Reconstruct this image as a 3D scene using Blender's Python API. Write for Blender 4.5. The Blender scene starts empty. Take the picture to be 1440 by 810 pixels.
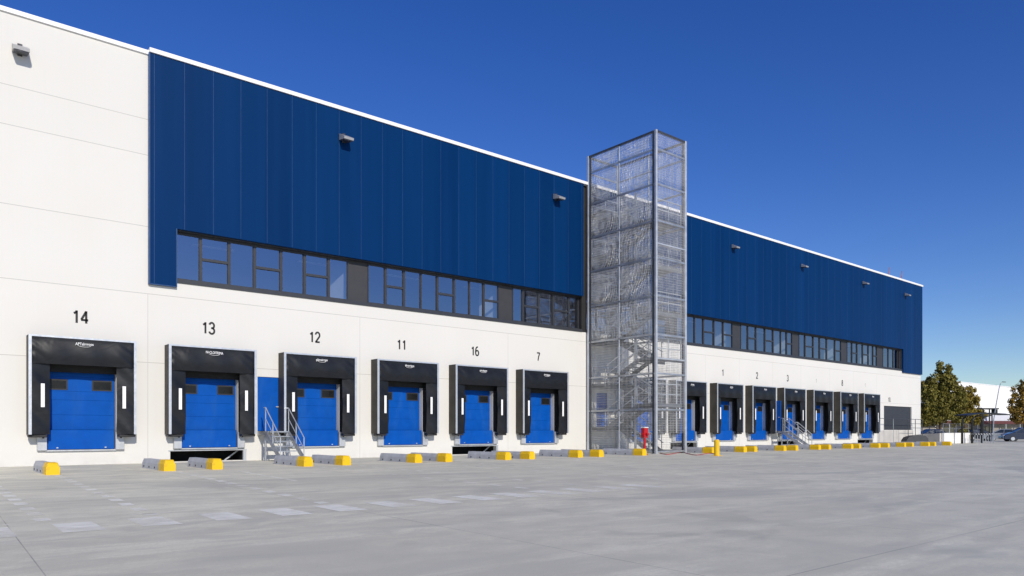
import bpy, bmesh, math, random
from mathutils import Vector, Matrix
R = math.radians
rnd = random.Random(7)
scene = bpy.context.scene
col = scene.collection

# ------------------------------------------------------------------ materials
def new_mat(name):
    m = bpy.data.materials.new(name); m.use_nodes = True
    nt = m.node_tree
    return m, nt, nt.nodes['Principled BSDF']

def N(nt, t, **kw):
    n = nt.nodes.new(t)
    for k, v in kw.items():
        setattr(n, k, v)
    return n

def math_node(nt, op, a, b=None, c=None):
    n = N(nt, 'ShaderNodeMath', operation=op)
    for i, v in enumerate((a, b, c)):
        if v is None: continue
        if isinstance(v, (int, float)): n.inputs[i].default_value = v
        else: nt.links.new(v, n.inputs[i])
    return n.outputs[0]

def mix_col(nt, fac, a, b, blend='MIX'):
    n = N(nt, 'ShaderNodeMix', data_type='RGBA', blend_type=blend)
    if isinstance(fac, (int, float)): n.inputs[0].default_value = fac
    else: nt.links.new(fac, n.inputs[0])
    for i, v in ((6, a), (7, b)):
        if isinstance(v, (tuple, list)): n.inputs[i].default_value = (*v[:3], 1)
        else: nt.links.new(v, n.inputs[i])
    return n.outputs[2]

def coords(nt):
    tc = N(nt, 'ShaderNodeTexCoord')
    return tc.outputs['Object']

def noise(nt, vec, scale, detail=4, rough=.55, stretch=None, dist=0):
    if stretch:
        mp = N(nt, 'ShaderNodeMapping'); mp.inputs['Scale'].default_value = stretch
        nt.links.new(vec, mp.inputs[0]); vec = mp.outputs[0]
    n = N(nt, 'ShaderNodeTexNoise'); n.inputs['Scale'].default_value = scale
    n.inputs['Detail'].default_value = detail; n.inputs['Roughness'].default_value = rough
    n.inputs['Distortion'].default_value = dist
    nt.links.new(vec, n.inputs['Vector'])
    return n.outputs['Fac']

def ramp(nt, fac, lo, hi, a=0., b=1.):
    n = N(nt, 'ShaderNodeMapRange'); nt.links.new(fac, n.inputs[0])
    for i, v in enumerate((lo, hi, a, b)): n.inputs[i + 1].default_value = v
    return n.outputs[0]

def bump(nt, bs, h, strength=.2, dist=.02):
    b = N(nt, 'ShaderNodeBump'); b.inputs['Strength'].default_value = strength
    b.inputs['Distance'].default_value = dist
    nt.links.new(h, b.inputs['Height']); nt.links.new(b.outputs[0], bs.inputs['Normal'])

def plain(name, c, rough=.5, metal=0., var=.12, scale=3., spec=.5, bmp=0., coat=0.):
    m, nt, bs = new_mat(name)
    v = coords(nt)
    n = noise(nt, v, scale)
    lo = tuple(x * (1 - var) for x in c); hi = tuple(min(1, x * (1 + var)) for x in c)
    nt.links.new(mix_col(nt, ramp(nt, n, .3, .7), lo, hi), bs.inputs['Base Color'])
    n2 = noise(nt, v, scale * 4)
    nt.links.new(ramp(nt, n2, .3, .7, max(.02, rough - .08), min(1, rough + .08)), bs.inputs['Roughness'])
    bs.inputs['Metallic'].default_value = metal
    bs.inputs['Specular IOR Level'].default_value = spec
    bs.inputs['Coat Weight'].default_value = coat
    if bmp: bump(nt, bs, n2, bmp)
    return m

def line_mask(nt, comp, vals, w):
    out = None
    for v in vals:
        c = math_node(nt, 'COMPARE', comp, float(v), w)
        out = c if out is None else math_node(nt, 'MAXIMUM', out, c)
    return out

def mat_white_wall():
    m, nt, bs = new_mat('white_precast')
    v = coords(nt)
    s = N(nt, 'ShaderNodeSeparateXYZ'); nt.links.new(v, s.inputs[0])
    big = noise(nt, v, .35, 4); fine = noise(nt, v, 9, 5)
    c = mix_col(nt, ramp(nt, big, .3, .7), (.675, .66, .628), (.70, .69, .665))
    c = mix_col(nt, ramp(nt, fine, .3, .75, 0, .35), c, (.655, .64, .60))
    px_ = math_node(nt, 'FLOOR', math_node(nt, 'DIVIDE', math_node(nt, 'ADD', s.outputs[0], 1.5), 8.7))
    pz_ = math_node(nt, 'ADD', math_node(nt, 'GREATER_THAN', s.outputs[2], 3.78), math_node(nt, 'ADD', math_node(nt, 'GREATER_THAN', s.outputs[2], 6.36), math_node(nt, 'ADD', math_node(nt, 'GREATER_THAN', s.outputs[2], 8.88), math_node(nt, 'GREATER_THAN', s.outputs[2], 11.56))))
    wn = N(nt, 'ShaderNodeTexWhiteNoise', noise_dimensions='2D'); cbx = N(nt, 'ShaderNodeCombineXYZ')
    nt.links.new(px_, cbx.inputs[0]); nt.links.new(pz_, cbx.inputs[1]); nt.links.new(cbx.outputs[0], wn.inputs['Vector'])
    c = mix_col(nt, math_node(nt, 'MULTIPLY', wn.outputs['Value'], .5), c, (.65, .64, .61))
    # rain streaks below joints and dust near the ground: real dirt with a shape of its own
    st = noise(nt, v, 1., 5, .6, (5, 1, .16))
    c = mix_col(nt, ramp(nt, st, .56, .85, 0, .2), c, (.60, .585, .55))
    low = ramp(nt, s.outputs[2], .0, .5, 1, 0)
    sp = noise(nt, v, 2.2, 5)
    c = mix_col(nt, math_node(nt, 'MULTIPLY', low, ramp(nt, sp, .35, .8, 0, .55)), c, (.50, .47, .43))
    hz = line_mask(nt, s.outputs[2], (12.9, 11.56, 8.88, 6.36, 3.78), .013)
    vx = [7.2, 16.04, 24.72, 33.4, 42.1, 46.1, 50.5, 54.6, 59.2, 63.4, 67.8]
    vt = line_mask(nt, s.outputs[0], vx, .009)
    below = math_node(nt, 'LESS_THAN', s.outputs[2], 6.36)
    vt = math_node(nt, 'MULTIPLY', vt, below)
    j = math_node(nt, 'MAXIMUM', hz, vt)
    c = mix_col(nt, math_node(nt, 'MULTIPLY', j, .6), c, (.36, .35, .33))
    nt.links.new(c, bs.inputs['Base Color'])
    bs.inputs['Roughness'].default_value = .8
    bs.inputs['Specular IOR Level'].default_value = .25
    bump(nt, bs, fine, .06, .01)
    return m

def mat_blue_cladding():
    m, nt, bs = new_mat('blue_cladding')
    v = coords(nt)
    s = N(nt, 'ShaderNodeSeparateXYZ'); nt.links.new(v, s.inputs[0])
    idx = math_node(nt, 'FLOOR', math_node(nt, 'DIVIDE', math_node(nt, 'SUBTRACT', s.outputs[0], 7.31), 1.08))
    wn = N(nt, 'ShaderNodeTexWhiteNoise', noise_dimensions='1D'); nt.links.new(idx, wn.inputs['W'])
    c = mix_col(nt, wn.outputs['Value'], (.0003, .0235, .097), (.0006, .0285, .115))
    st = noise(nt, v, 1., 5, .6, (2.2, 1, .08))
    c = mix_col(nt, ramp(nt, st, .4, .8, 0, .28), c, (.004, .042, .165))
    nt.links.new(c, bs.inputs['Base Color'])
    bs.inputs['Roughness'].default_value = .42
    bs.inputs['Specular IOR Level'].default_value = .07
    oil = noise(nt, v, 1., 3, .5, (1.1, 1, .35))
    bump(nt, bs, oil, .12, .05)
    return m

def mat_glass():
    m, nt, bs = new_mat('window_glass')
    nt.nodes.remove(bs)
    out = nt.nodes['Material Output']
    tr = N(nt, 'ShaderNodeBsdfTransparent'); tr.inputs[0].default_value = (.74, .80, .86, 1)
    gl = N(nt, 'ShaderNodeBsdfGlossy'); gl.inputs['Color'].default_value = (.84, .86, .95, 1); gl.inputs['Roughness'].default_value = .015
    lw = N(nt, 'ShaderNodeLayerWeight'); lw.inputs[0].default_value = .35
    f = math_node(nt, 'MULTIPLY_ADD', lw.outputs['Fresnel'], .55, .34)
    v = coords(nt); n = noise(nt, v, .6, 2)
    b = N(nt, 'ShaderNodeBump'); b.inputs['Strength'].default_value = .05; b.inputs['Distance'].default_value = .03
    nt.links.new(n, b.inputs['Height']); nt.links.new(b.outputs[0], gl.inputs['Normal'])
    mx = N(nt, 'ShaderNodeMixShader'); nt.links.new(f, mx.inputs[0])
    nt.links.new(tr.outputs[0], mx.inputs[1]); nt.links.new(gl.outputs[0], mx.inputs[2])
    nt.links.new(mx.outputs[0], out.inputs[0])
    return m

def mat_fabric():
    m, nt, bs = new_mat('black_shelter_fabric')
    v = coords(nt)
    n = noise(nt, v, 2.5, 5, .6); n2 = noise(nt, v, 1., 2, .5, (1.2, 1, 2.2), .8)
    c = mix_col(nt, ramp(nt, n, .3, .75), (.006, .007, .010), (.013, .015, .020))
    nt.links.new(c, bs.inputs['Base Color'])
    bs.inputs['Roughness'].default_value = .42
    bs.inputs['Specular IOR Level'].default_value = .32
    bump(nt, bs, n2, .3, .05)
    return m

def mat_ground():
    m, nt, bs = new_mat('yard_concrete')
    v = coords(nt)
    s = N(nt, 'ShaderNodeSeparateXYZ'); nt.links.new(v, s.inputs[0])
    big = noise(nt, v, .10, 5, .6, (.8, 1.2, 1), .4)
    mid = noise(nt, v, .42, 6, .62, (.8, 1.15, 1), .5)
    small = noise(nt, v, 1.7, 5, .65, (.7, 1.2, 1), .3)
    streak = noise(nt, v, 1., 5, .6, (.16, 1.5, 1))
    fine = noise(nt, v, 26, 5, .7)
    speck = noise(nt, v, 110, 2, .6)
    c = mix_col(nt, ramp(nt, big, .34, .66), (0.615, 0.585, 0.468), (0.803, 0.768, 0.618))
    c = mix_col(nt, ramp(nt, mid, .44, .62, 0, 1.), c, (0.546, 0.528, 0.442))
    c = mix_col(nt, ramp(nt, streak, .5, .66, 0, .7), c, (0.836, 0.806, 0.655))
    c = mix_col(nt, ramp(nt, small, .46, .62, 0, .75), c, (0.536, 0.518, 0.426))
    tyre = noise(nt, v, .2, 4, .65, (.45, 1.2, 1), 2.2)
    c = mix_col(nt, ramp(nt, tyre, .54, .66, 0, .7), c, (0.428, 0.423, 0.374))
    stain = noise(nt, v, .75, 3, .5, None, .8)
    c = mix_col(nt, ramp(nt, stain, .60, .70, 0, .4), c, (0.354, 0.345, 0.301))
    vo = N(nt, 'ShaderNodeTexVoronoi'); vo.inputs['Scale'].default_value = .9; nt.links.new(v, vo.inputs['Vector'])
    drop = math_node(nt, 'MULTIPLY', ramp(nt, vo.outputs['Distance'], .03, .07, 1, 0), ramp(nt, big, .5, .6, 0, .6))
    c = mix_col(nt, drop, c, (0.214, 0.211, 0.192))
    c = mix_col(nt, ramp(nt, fine, .4, .7, 0, .6), c, (0.514, 0.496, 0.405))
    c = mix_col(nt, ramp(nt, speck, .5, .72, 0, .45), c, (0.836, 0.813, 0.675))
    jx = math_node(nt, 'COMPARE', math_node(nt, 'FRACT', math_node(nt, 'DIVIDE', math_node(nt, 'ADD', math_node(nt, 'MULTIPLY_ADD', s.outputs[1], -.03, s.outputs[0]), 87.135), 4.33)), .5, .0013)
    jy = math_node(nt, 'COMPARE', math_node(nt, 'FRACT', math_node(nt, 'DIVIDE', math_node(nt, 'ADD', s.outputs[1], 200.6), 6.1)), .5, .0007)
    j = math_node(nt, 'MAXIMUM', jx, jy)
    brk = noise(nt, v, .4, 3)
    j = math_node(nt, 'MULTIPLY', j, ramp(nt, brk, .38, .6, .15, .75))
    c = mix_col(nt, j, c, (.12, .118, .115))
    nt.links.new(c, bs.inputs['Base Color'])
    nt.links.new(ramp(nt, mid, .3, .7, .55, .8), bs.inputs['Roughness'])
    bs.inputs['Specular IOR Level'].default_value = .3
    bump(nt, bs, fine, .12, .01)
    return m

def mat_worn_paint():
    m, nt, bs = new_mat('worn_white_paint')
    nt.nodes.remove(bs); out = nt.nodes['Material Output']
    v = coords(nt)
    d = N(nt, 'ShaderNodeBsdfPrincipled'); d.inputs['Base Color'].default_value = (.90, .89, .80, 1); d.inputs['Roughness'].default_value = .7
    tr = N(nt, 'ShaderNodeBsdfTransparent')
    big = noise(nt, v, .55, 3); n = noise(nt, v, 5, 6, .7, (.5, 1.6, 1))
    cov = math_node(nt, 'MULTIPLY', ramp(nt, n, .3, .65, .65, 1), ramp(nt, big, .32, .52, .4, 1.))
    mx = N(nt, 'ShaderNodeMixShader'); nt.links.new(cov, mx.inputs[0])
    nt.links.new(tr.outputs[0], mx.inputs[1]); nt.links.new(d.outputs[0], mx.inputs[2])
    nt.links.new(mx.outputs[0], out.inputs[0])
    return m

def mat_leaf(name, dark, light, gold):
    m, nt, bs = new_mat(name)
    v = coords(nt)
    n = noise(nt, v, .55, 3); n2 = noise(nt, v, 3.5, 2)
    c = mix_col(nt, ramp(nt, n, .35, .65), dark, light)
    c = mix_col(nt, ramp(nt, n2, .45, .7, 0, .7), c, gold)
    nt.links.new(c, bs.inputs['Base Color'])
    bs.inputs['Roughness'].default_value = .6
    bs.inputs['Specular IOR Level'].default_value = .2
    return m

def mat_scuffed(name, base, dirt, lo, hi, amt, stretch, rough, spec):
    m, nt, bs = new_mat(name); v = coords(nt)
    n = noise(nt, v, 3., 3); c = mix_col(nt, ramp(nt, n, .3, .7), tuple(x * .93 for x in base), tuple(min(1, x * 1.07) for x in base))
    d = noise(nt, v, 1., 5, .65, stretch, .6)
    c = mix_col(nt, ramp(nt, d, lo, hi, 0, amt), c, dirt)
    nt.links.new(c, bs.inputs['Base Color']); nt.links.new(ramp(nt, d, .3, .7, rough - .05, rough + .2), bs.inputs['Roughness'])
    bs.inputs['Specular IOR Level'].default_value = spec
    return m
M = dict(
    wall=mat_white_wall(), clad=mat_blue_cladding(), glass=mat_glass(), fabric=mat_fabric(),
    ground=mat_ground(), paint=mat_worn_paint(), wire=plain('bright_wire', (.62, .625, .635), .45, .3, .1, 2.), silver_wire=plain('silver_wire', (.86, .865, .875), .38, .5, .1, 2.),
    seam=plain('seam_highlight_trim', (.018, .06, .17), .35, 0, .2),
    cap=plain('white_capping', (.82, .82, .83), .45, 0, .03),
    door=mat_scuffed('blue_door', (.0004, .076, .385), (.02, .115, .40), .50, .78, .6, (1.4, 1, .5), .45, .12),
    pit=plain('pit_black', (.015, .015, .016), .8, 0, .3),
    frame=plain('dark_window_frame', (.030, .033, .042), .5, 0, .1),
    spandrel=plain('dark_spandrel', (.036, .036, .042), .55, 0, .08),
    side=plain('shelter_side_fabric', (.050, .046, .040), .6, 0, .25, 2., .3, .3),
    alu=plain('aluminium', (.62, .64, .68), .38, .6, .08),
    bump=plain('bumper_plate', (.50, .52, .55), .5, .4, .15),
    shade_strip=plain('shelter_shade_strip', (.045, .045, .045), .7, 0, .2),
    strip=plain('white_reflective', (.85, .85, .84), .5, 0, .03),
    logo=plain('white_print', (.75, .75, .76), .6, 0, .05),
    ink=plain('number_black', (.015, .015, .017), .6, 0, .1),
    steel=plain('galvanised_steel', (.42, .44, .47), .42, .65, .22, 2.),
    stair_steel=plain('stair_steel', (.20, .21, .225), .5, .4, .2, 2.),
    steel_dark=plain('dark_steel', (.075, .08, .09), .45, .5, .2),
    steel_light=plain('pale_galvanised_steel', (.52, .54, .57), .4, .45, .15, 2.),
    guide=plain('guide_grey', (.42, .43, .46), .62, 0, .15, 3., .4, .15),
    yellow=mat_scuffed('yellow_paint', (.80, .50, .010), (.22, .16, .07), .54, .74, .5, (6, 6, 9), .5, .3),
    black=plain('black_rubber', (.02, .02, .022), .6, 0, .2),
    red=plain('red_paint', (.46, .008, .014), .35, 0, .1),
    lamp=plain('floodlight_housing', (.40, .40, .41), .4, .3, .1),
    lampdark=plain('floodlight_face', (.05, .05, .055), .25, 0, .1),
    room=plain('room_wall', (.55, .54, .52), .8, 0, .08),
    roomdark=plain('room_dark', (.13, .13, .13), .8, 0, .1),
    roof=plain('roof_membrane', (.45, .45, .44), .8, 0, .1),
    conc=plain('pale_concrete', (.50, .48, .45), .8, 0, .12, 1.2, .3, .1),
    whitec=plain('white_painted_concrete', (.78, .77, .75), .75, 0, .06, 1.2),
    farwhite=plain('far_white_wall', (.80, .80, .80), .7, 0, .03, .2),
    maroon=plain('maroon_fascia', (.10, .012, .018), .5, 0, .2),
    beige=plain('grey_beige_wall', (.33, .31, .29), .8, 0, .2, .6),
    bark=plain('bark', (.09, .065, .045), .9, 0, .3, 4.),
    tarp=plain('dark_grey_cover', (.04, .043, .05), .6, 0, .2),
    navy=plain('navy_car_paint', (.012, .022, .06), .22, 0, .05, 1., .5, 0, .7),
    silver=plain('silver_car_paint', (.48, .50, .53), .25, .4, .05, 1., .5, 0, .7),
    blackcar=plain('black_car_paint', (.014, .015, .018), .2, 0, .05, 1., .5, 0, .7),
    carglass=plain('car_glass', (.03, .04, .05), .08, 0, .1, 1., .8), doorglass=plain('door_glass', (.012, .013, .014), .3, 0, .1, 1., .25), iron=plain('black_iron', (.012, .013, .015), .5, 0, .2, 2., .3),
    headlight=plain('headlight_lens', (.75, .77, .8), .12, 0, .05),
    rust=plain('rusty_red_metal', (.38, .13, .09), .6, 0, .2),
    leaf_g=mat_leaf('leaf_green', (.052, .060, .013), (.195, .18, .036), (.34, .25, .05)),
    leaf_y=mat_leaf('leaf_yellow_green', (.13, .12, .025), (.30, .235, .045), (.42, .27, .05)),
    leaf_o=mat_leaf('leaf_golden', (.14, .10, .02), (.28, .18, .03), (.38, .22, .035)),
)

# ------------------------------------------------------------------ mesh builder
class MB:
    def __init__(s): s.v = []; s.f = []; s.mi = []
    def face(s, pts, mi=0):
        b = len(s.v); s.v += [tuple(p) for p in pts]; s.f.append(tuple(range(b, b + len(pts)))); s.mi.append(mi)
    def raw(s, vs, fs, mi=0):
        b = len(s.v); s.v += [tuple(p) for p in vs]
        for f in fs: s.f.append(tuple(b + i for i in f)); s.mi.append(mi)
    def box(s, x0, x1, y0, y1, z0, z1, mi=0, ch=0.):
        if ch <= 0:
            vs = [(x, y, z) for z in (z0, z1) for y in (y0, y1) for x in (x0, x1)]
            s.raw(vs, [(0, 2, 3, 1), (4, 5, 7, 6), (0, 1, 5, 4), (2, 6, 7, 3), (0, 4, 6, 2), (1, 3, 7, 5)], mi); return
        # chamfered box: 24 verts
        X, Y, Z = (x0, x1), (y0, y1), (z0, z1); idx = {}; vs = []
        for a in (0, 1):
            for b in (0, 1):
                for c in (0, 1):
                    sx, sy, sz = (1 if a == 0 else -1), (1 if b == 0 else -1), (1 if c == 0 else -1)
                    for k, p in enumerate(((X[a], Y[b] + sy * ch, Z[c] + sz * ch), (X[a] + sx * ch, Y[b], Z[c] + sz * ch), (X[a] + sx * ch, Y[b] + sy * ch, Z[c]))):
                        idx[(a, b, c, k)] = len(vs); vs.append(p)
        F = []
        for a in (0, 1): F.append([idx[(a, b, c, 0)] for b, c in ((0, 0), (1, 0), (1, 1), (0, 1))][::(1 if a else -1)])
        for b in (0, 1): F.append([idx[(a, b, c, 1)] for a, c in ((0, 0), (1, 0), (1, 1), (0, 1))][::(-1 if b else 1)])
        for c in (0, 1): F.append([idx[(a, b, c, 2)] for a, b in ((0, 0), (1, 0), (1, 1), (0, 1))][::(1 if c else -1)])
        for a in (0, 1):
            for b in (0, 1): F.append([idx[(a, b, 0, 0)], idx[(a, b, 0, 1)], idx[(a, b, 1, 1)], idx[(a, b, 1, 0)]][::(1 if a == b else -1)])
            for c in (0, 1): F.append([idx[(a, 0, c, 0)], idx[(a, 1, c, 0)], idx[(a, 1, c, 2)], idx[(a, 0, c, 2)]][::(1 if a == c else -1)])
        for b in (0, 1):
            for c in (0, 1): F.append([idx[(0, b, c, 1)], idx[(0, b, c, 2)], idx[(1, b, c, 2)], idx[(1, b, c, 1)]][::(1 if b == c else -1)])
        for a in (0, 1):
            for b in (0, 1):
                for c in (0, 1): F.append([idx[(a, b, c, k)] for k in range(3)][::(1 if (a + b + c) % 2 else -1)])
        s.raw(vs, F, mi)
    def bar(s, p, q, w, h=None, mi=0, up=(0, 0, 1)):
        p, q = Vector(p), Vector(q); h = h or w; d = (q - p).normalized(); u = Vector(up)
        if abs(d.dot(u)) > .98: u = Vector((0, 1, 0))
        sx = d.cross(u).normalized(); sz = sx.cross(d).normalized()
        vs = [e + sx * (a * w / 2) + sz * (b * h / 2) for e in (p, q) for a, b in ((-1, -1), (1, -1), (1, 1), (-1, 1))]
        s.raw(vs, [(0, 1, 2, 3), (7, 6, 5, 4), (0, 4, 5, 1), (1, 5, 6, 2), (2, 6, 7, 3), (3, 7, 4, 0)], mi)
    def tube(s, pts, r, n=8, mi=0):
        pts = [Vector(p) for p in pts]; rr = r if isinstance(r, (list, tuple)) else [r] * len(pts); rings = []
        for i, p in enumerate(pts):
            d = (pts[min(i + 1, len(pts) - 1)] - pts[max(i - 1, 0)]).normalized()
            u = Vector((0, 0, 1)) if abs(d.z) < .9 else Vector((0, 1, 0))
            a = d.cross(u).normalized(); b = a.cross(d)
            rings.append([p + (a * math.cos(t) + b * math.sin(t)) * rr[i] for t in [2 * math.pi * k / n for k in range(n)]])
        vs = [v for rg in rings for v in rg]; fs = []
        for i in range(len(pts) - 1):
            for k in range(n):
                k2 = (k + 1) % n; fs.append((i * n + k, (i + 1) * n + k, (i + 1) * n + k2, i * n + k2))
        fs.append(tuple(range(n))); fs.append(tuple(range((len(pts) - 1) * n, len(pts) * n))[::-1])
        s.raw(vs, fs, mi)
    def prism(s, poly, y0, y1, mi=0):
        """poly in (x,z), extruded along y"""
        n = len(poly)
        vs = [(x, y0, z) for x, z in poly] + [(x, y1, z) for x, z in poly]
        s.raw(vs, [tuple(range(n)), tuple(range(2 * n - 1, n - 1, -1))] + [(i, n + i, n + (i + 1) % n, (i + 1) % n) for i in range(n)], mi)
    def build(s, name, mats, parent=None, loc=None, smooth=False, rz=0, recalc=True):
        me = bpy.data.meshes.new(name); me.from_pydata(s.v, [], s.f)
        if not isinstance(mats, (list, tuple)): mats = [mats]
        for m in mats: me.materials.append(m)
        me.polygons.foreach_set('material_index', s.mi)
        if smooth: me.polygons.foreach_set('use_smooth', [True] * len(s.f))
        me.update()
        if recalc: bm = bmesh.new(); bm.from_mesh(me); bmesh.ops.recalc_face_normals(bm, faces=bm.faces); bm.to_mesh(me); bm.free()
        o = bpy.data.objects.new(name, me); col.objects.link(o)
        if parent: o.parent = parent
        if loc: o.location = loc
        if rz: o.rotation_euler.z = rz
        return o

def tag(o, label=None, cat=None, group=None, kind=None):
    if label: o['label'] = label
    if cat: o['category'] = cat
    if group: o['group'] = group
    if kind: o['kind'] = kind
    return o

def empty(name, loc, label, cat, group=None, rz=0.):
    o = bpy.data.objects.new(name, None); o.empty_display_size = .3; col.objects.link(o)
    o.location = loc; o.rotation_euler.z = rz
    return tag(o, label, cat, group)

def copy_tree(o, parent=None):
    c = o.copy(); col.objects.link(c)
    if parent is not None: c.parent = parent
    for ch in list(o.children): copy_tree(ch, c)
    return c

def text_mesh(name, s, size, mat, parent, loc, sx=1., thick=.004, weight=0.):
    """flat lettering facing -y, centred on loc"""
    cu = bpy.data.curves.new(name, 'FONT'); cu.body = s; cu.size = size; cu.align_x = 'CENTER'; cu.align_y = 'CENTER'
    cu.extrude = thick; cu.offset = weight
    to = bpy.data.objects.new(name + '_curve', cu); col.objects.link(to)
    dg = bpy.context.evaluated_depsgraph_get()
    me = bpy.data.meshes.new_from_object(to.evaluated_get(dg))
    bpy.data.objects.remove(to); bpy.data.curves.remove(cu)
    me.transform(Matrix.Rotation(R(90), 4, 'X') @ Matrix.Diagonal((sx, 1, 1, 1)))
    me.name = name; me.materials.clear(); me.materials.append(mat)
    o = bpy.data.objects.new(name, me); col.objects.link(o); o.location = loc
    if parent: o.parent = parent
    return o

# ------------------------------------------------------------------ camera mapping of the place (metres): wall plane y=0, camera 30 m in front
FPX, YAW, HZ, CH = 1036., R(50.2), 606., 1.21
ca, sa = math.cos(YAW), math.sin(YAW)
def ray(px):
    t = (px - 720) / FPX
    return ca + sa * t, sa - ca * t
def far(px, dep):
    rx, ry = ray(px); return dep * rx, dep * ry - 30.
def on_y(px, y):
    rx, ry = ray(px); return (30. + y) * rx / ry
def gnd(px, py):
    return far(px, FPX * CH / (py - HZ))

cam = bpy.data.cameras.new('camera'); cam.sensor_width = 36; cam.lens = 36 * FPX / 1440
cam.shift_y = (HZ - 405) / 1440; cam.clip_end = 3000; cam.clip_start = .1
co = bpy.data.objects.new('camera', cam); col.objects.link(co)
co.location = (0, -30, CH); co.rotation_euler = (R(90), 0, YAW - R(90))
scene.camera = co

# ------------------------------------------------------------------ light
SUN = Vector((-.22, -1., .55)).normalized()
w = bpy.data.worlds.new('World'); scene.world = w; w.use_nodes = True
nt = w.node_tree; bg = nt.nodes['Background']
sky = nt.nodes.new('ShaderNodeTexSky'); sky.sky_type = 'NISHITA'; sky.sun_disc = False
sky.sun_elevation = math.asin(SUN.z); sky.sun_rotation = math.atan2(SUN.x, SUN.y)
sky.air_density = 1.; sky.dust_density = .2; sky.ozone_density = 4.; sky.altitude = 300
hs = nt.nodes.new('ShaderNodeHueSaturation'); hs.inputs['Hue'].default_value = .522; hs.inputs['Saturation'].default_value = 1.28; hs.inputs['Value'].default_value = 1.06
nt.links.new(sky.outputs[0], hs.inputs['Color']); nt.links.new(hs.outputs[0], bg.inputs[0]); bg.inputs[1].default_value = .10
sl = bpy.data.lights.new('sun', 'SUN'); sl.energy = 3.3; sl.angle = R(.53); sl.color = (1., .93, .80)
so = bpy.data.objects.new('sun', sl); col.objects.link(so)
so.rotation_euler = SUN.to_track_quat('Z', 'Y').to_euler(); so.location = (-20, -60, 40)
scene.view_settings.view_transform = 'Standard'; scene.view_settings.look = 'None'
scene.view_settings.exposure = .16; scene.view_settings.gamma = 1.
scene.view_settings.use_curve_mapping = False
scene.cycles.max_bounces = 8; scene.cycles.transparent_max_bounces = 24
scene.cycles.use_denoising = True

# ------------------------------------------------------------------ ground and painted markings
g = MB(); g.face([(-500, -500, 0), (900, -500, 0), (900, 700, 0), (-500, 700, 0)])
tag(g.build('ground', M['ground']), 'pale grey power-floated concrete yard with faint saw-cut joints', 'ground', kind='structure')
def quad_strip(mb, p, q, wd, z):
    p, q = Vector((*p, 0)), Vector((*q, 0)); d = (q - p).normalized(); n = Vector((-d.y, d.x, 0)) * wd / 2
    mb.face([(a.x, a.y, z) for a in (p - n, q - n, q + n, p + n)])
zb = MB()
for k in range(15):
    x = -.30 + .90 * k + rnd.uniform(-.02, .02)
    zb.face([(x, -19.88, .004), (x + .46, -19.92, .004), (x + .47, -18.86, .004), (x + .02, -18.86, .004)])
quad_strip(zb, (.3, -18.55), (1.1, -18.55), .07, .004); quad_strip(zb, (2.55, -18.35), (3.1, -18.35), .08, .004)
tag(zb.build('crossing_marking', M['paint']), 'worn row of white painted blocks crossing the concrete yard', 'road marking', kind='structure')
DOCK = [5.02, 9.44, 13.9, 18.26, 22.58, 26.91, 31.2, 35.5, 39.75, 44.13, 48.41, 52.67, 57.03, 61.4, 65.6]
bl = MB()
def dashed(p, q, ln=.5, gap=.45, wd=.19):
    p, q = Vector(p), Vector(q); L = (q - p).length; d = (q - p) / L; t = 0
    while t < L:
        quad_strip(bl, p + d * t, p + d * min(L, t + ln), wd, .004); t += ln + gap
dashed((1.66, -9.5), (1.5, -18.4))
dashed((3.3, -6.9), (2.8, -18.6)); dashed((6.35, -6.9), (5.45, -18.6))
for k in range(1, 6):
    for sx in (-1.5, 1.5):
        if k == 1 and sx < 0: continue
        dashed((DOCK[k] + sx - .05, -6.9), (DOCK[k] + sx - .8, -18.6), .45, .55, .15)
quad_strip(bl, (7.9, -7.), (7.4, -13.), .10, .004)
tag(bl.build('bay_line_marking', M['paint']), 'faint dashed white bay lines running out from the docks', 'road marking', kind='structure')

# ------------------------------------------------------------------ warehouse
X0, X1, TOP = -24., 77.47, 15.45
wh = empty('warehouse', (0, 0, 0), 'long white and deep blue distribution warehouse with numbered loading docks', 'warehouse')

def wall_with_holes(x0, x1, z0, z1, holes, y0, y1):
    mb = MB()
    xs = sorted({x0, x1, *[h[0] for h in holes], *[h[1] for h in holes]}); zs = sorted({z0, z1, *[h[2] for h in holes], *[h[3] for h in holes]})
    inh = lambda x, z: any(a < x < b and c < z < d for a, b, c, d in holes)
    for i in range(len(xs) - 1):
        for j in range(len(zs) - 1):
            if not inh((xs[i] + xs[i + 1]) / 2, (zs[j] + zs[j + 1]) / 2):
                a, b, c, d = xs[i], xs[i + 1], zs[j], zs[j + 1]
                mb.face([(a, y0, c), (b, y0, c), (b, y0, d), (a, y0, d)]); mb.face([(a, y1, d), (b, y1, d), (b, y1, c), (a, y1, c)])
    for a, b, c, d in holes:
        mb.face([(a, y0, c), (a, y1, c), (a, y1, d), (a, y0, d)]); mb.face([(b, y0, d), (b, y1, d), (b, y1, c), (b, y0, c)])
        mb.face([(a, y0, d), (a, y1, d), (b, y1, d), (b, y0, d)])
        if c > z0: mb.face([(a, y0, c), (b, y0, c), (b, y1, c), (a, y1, c)])
    return mb

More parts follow.
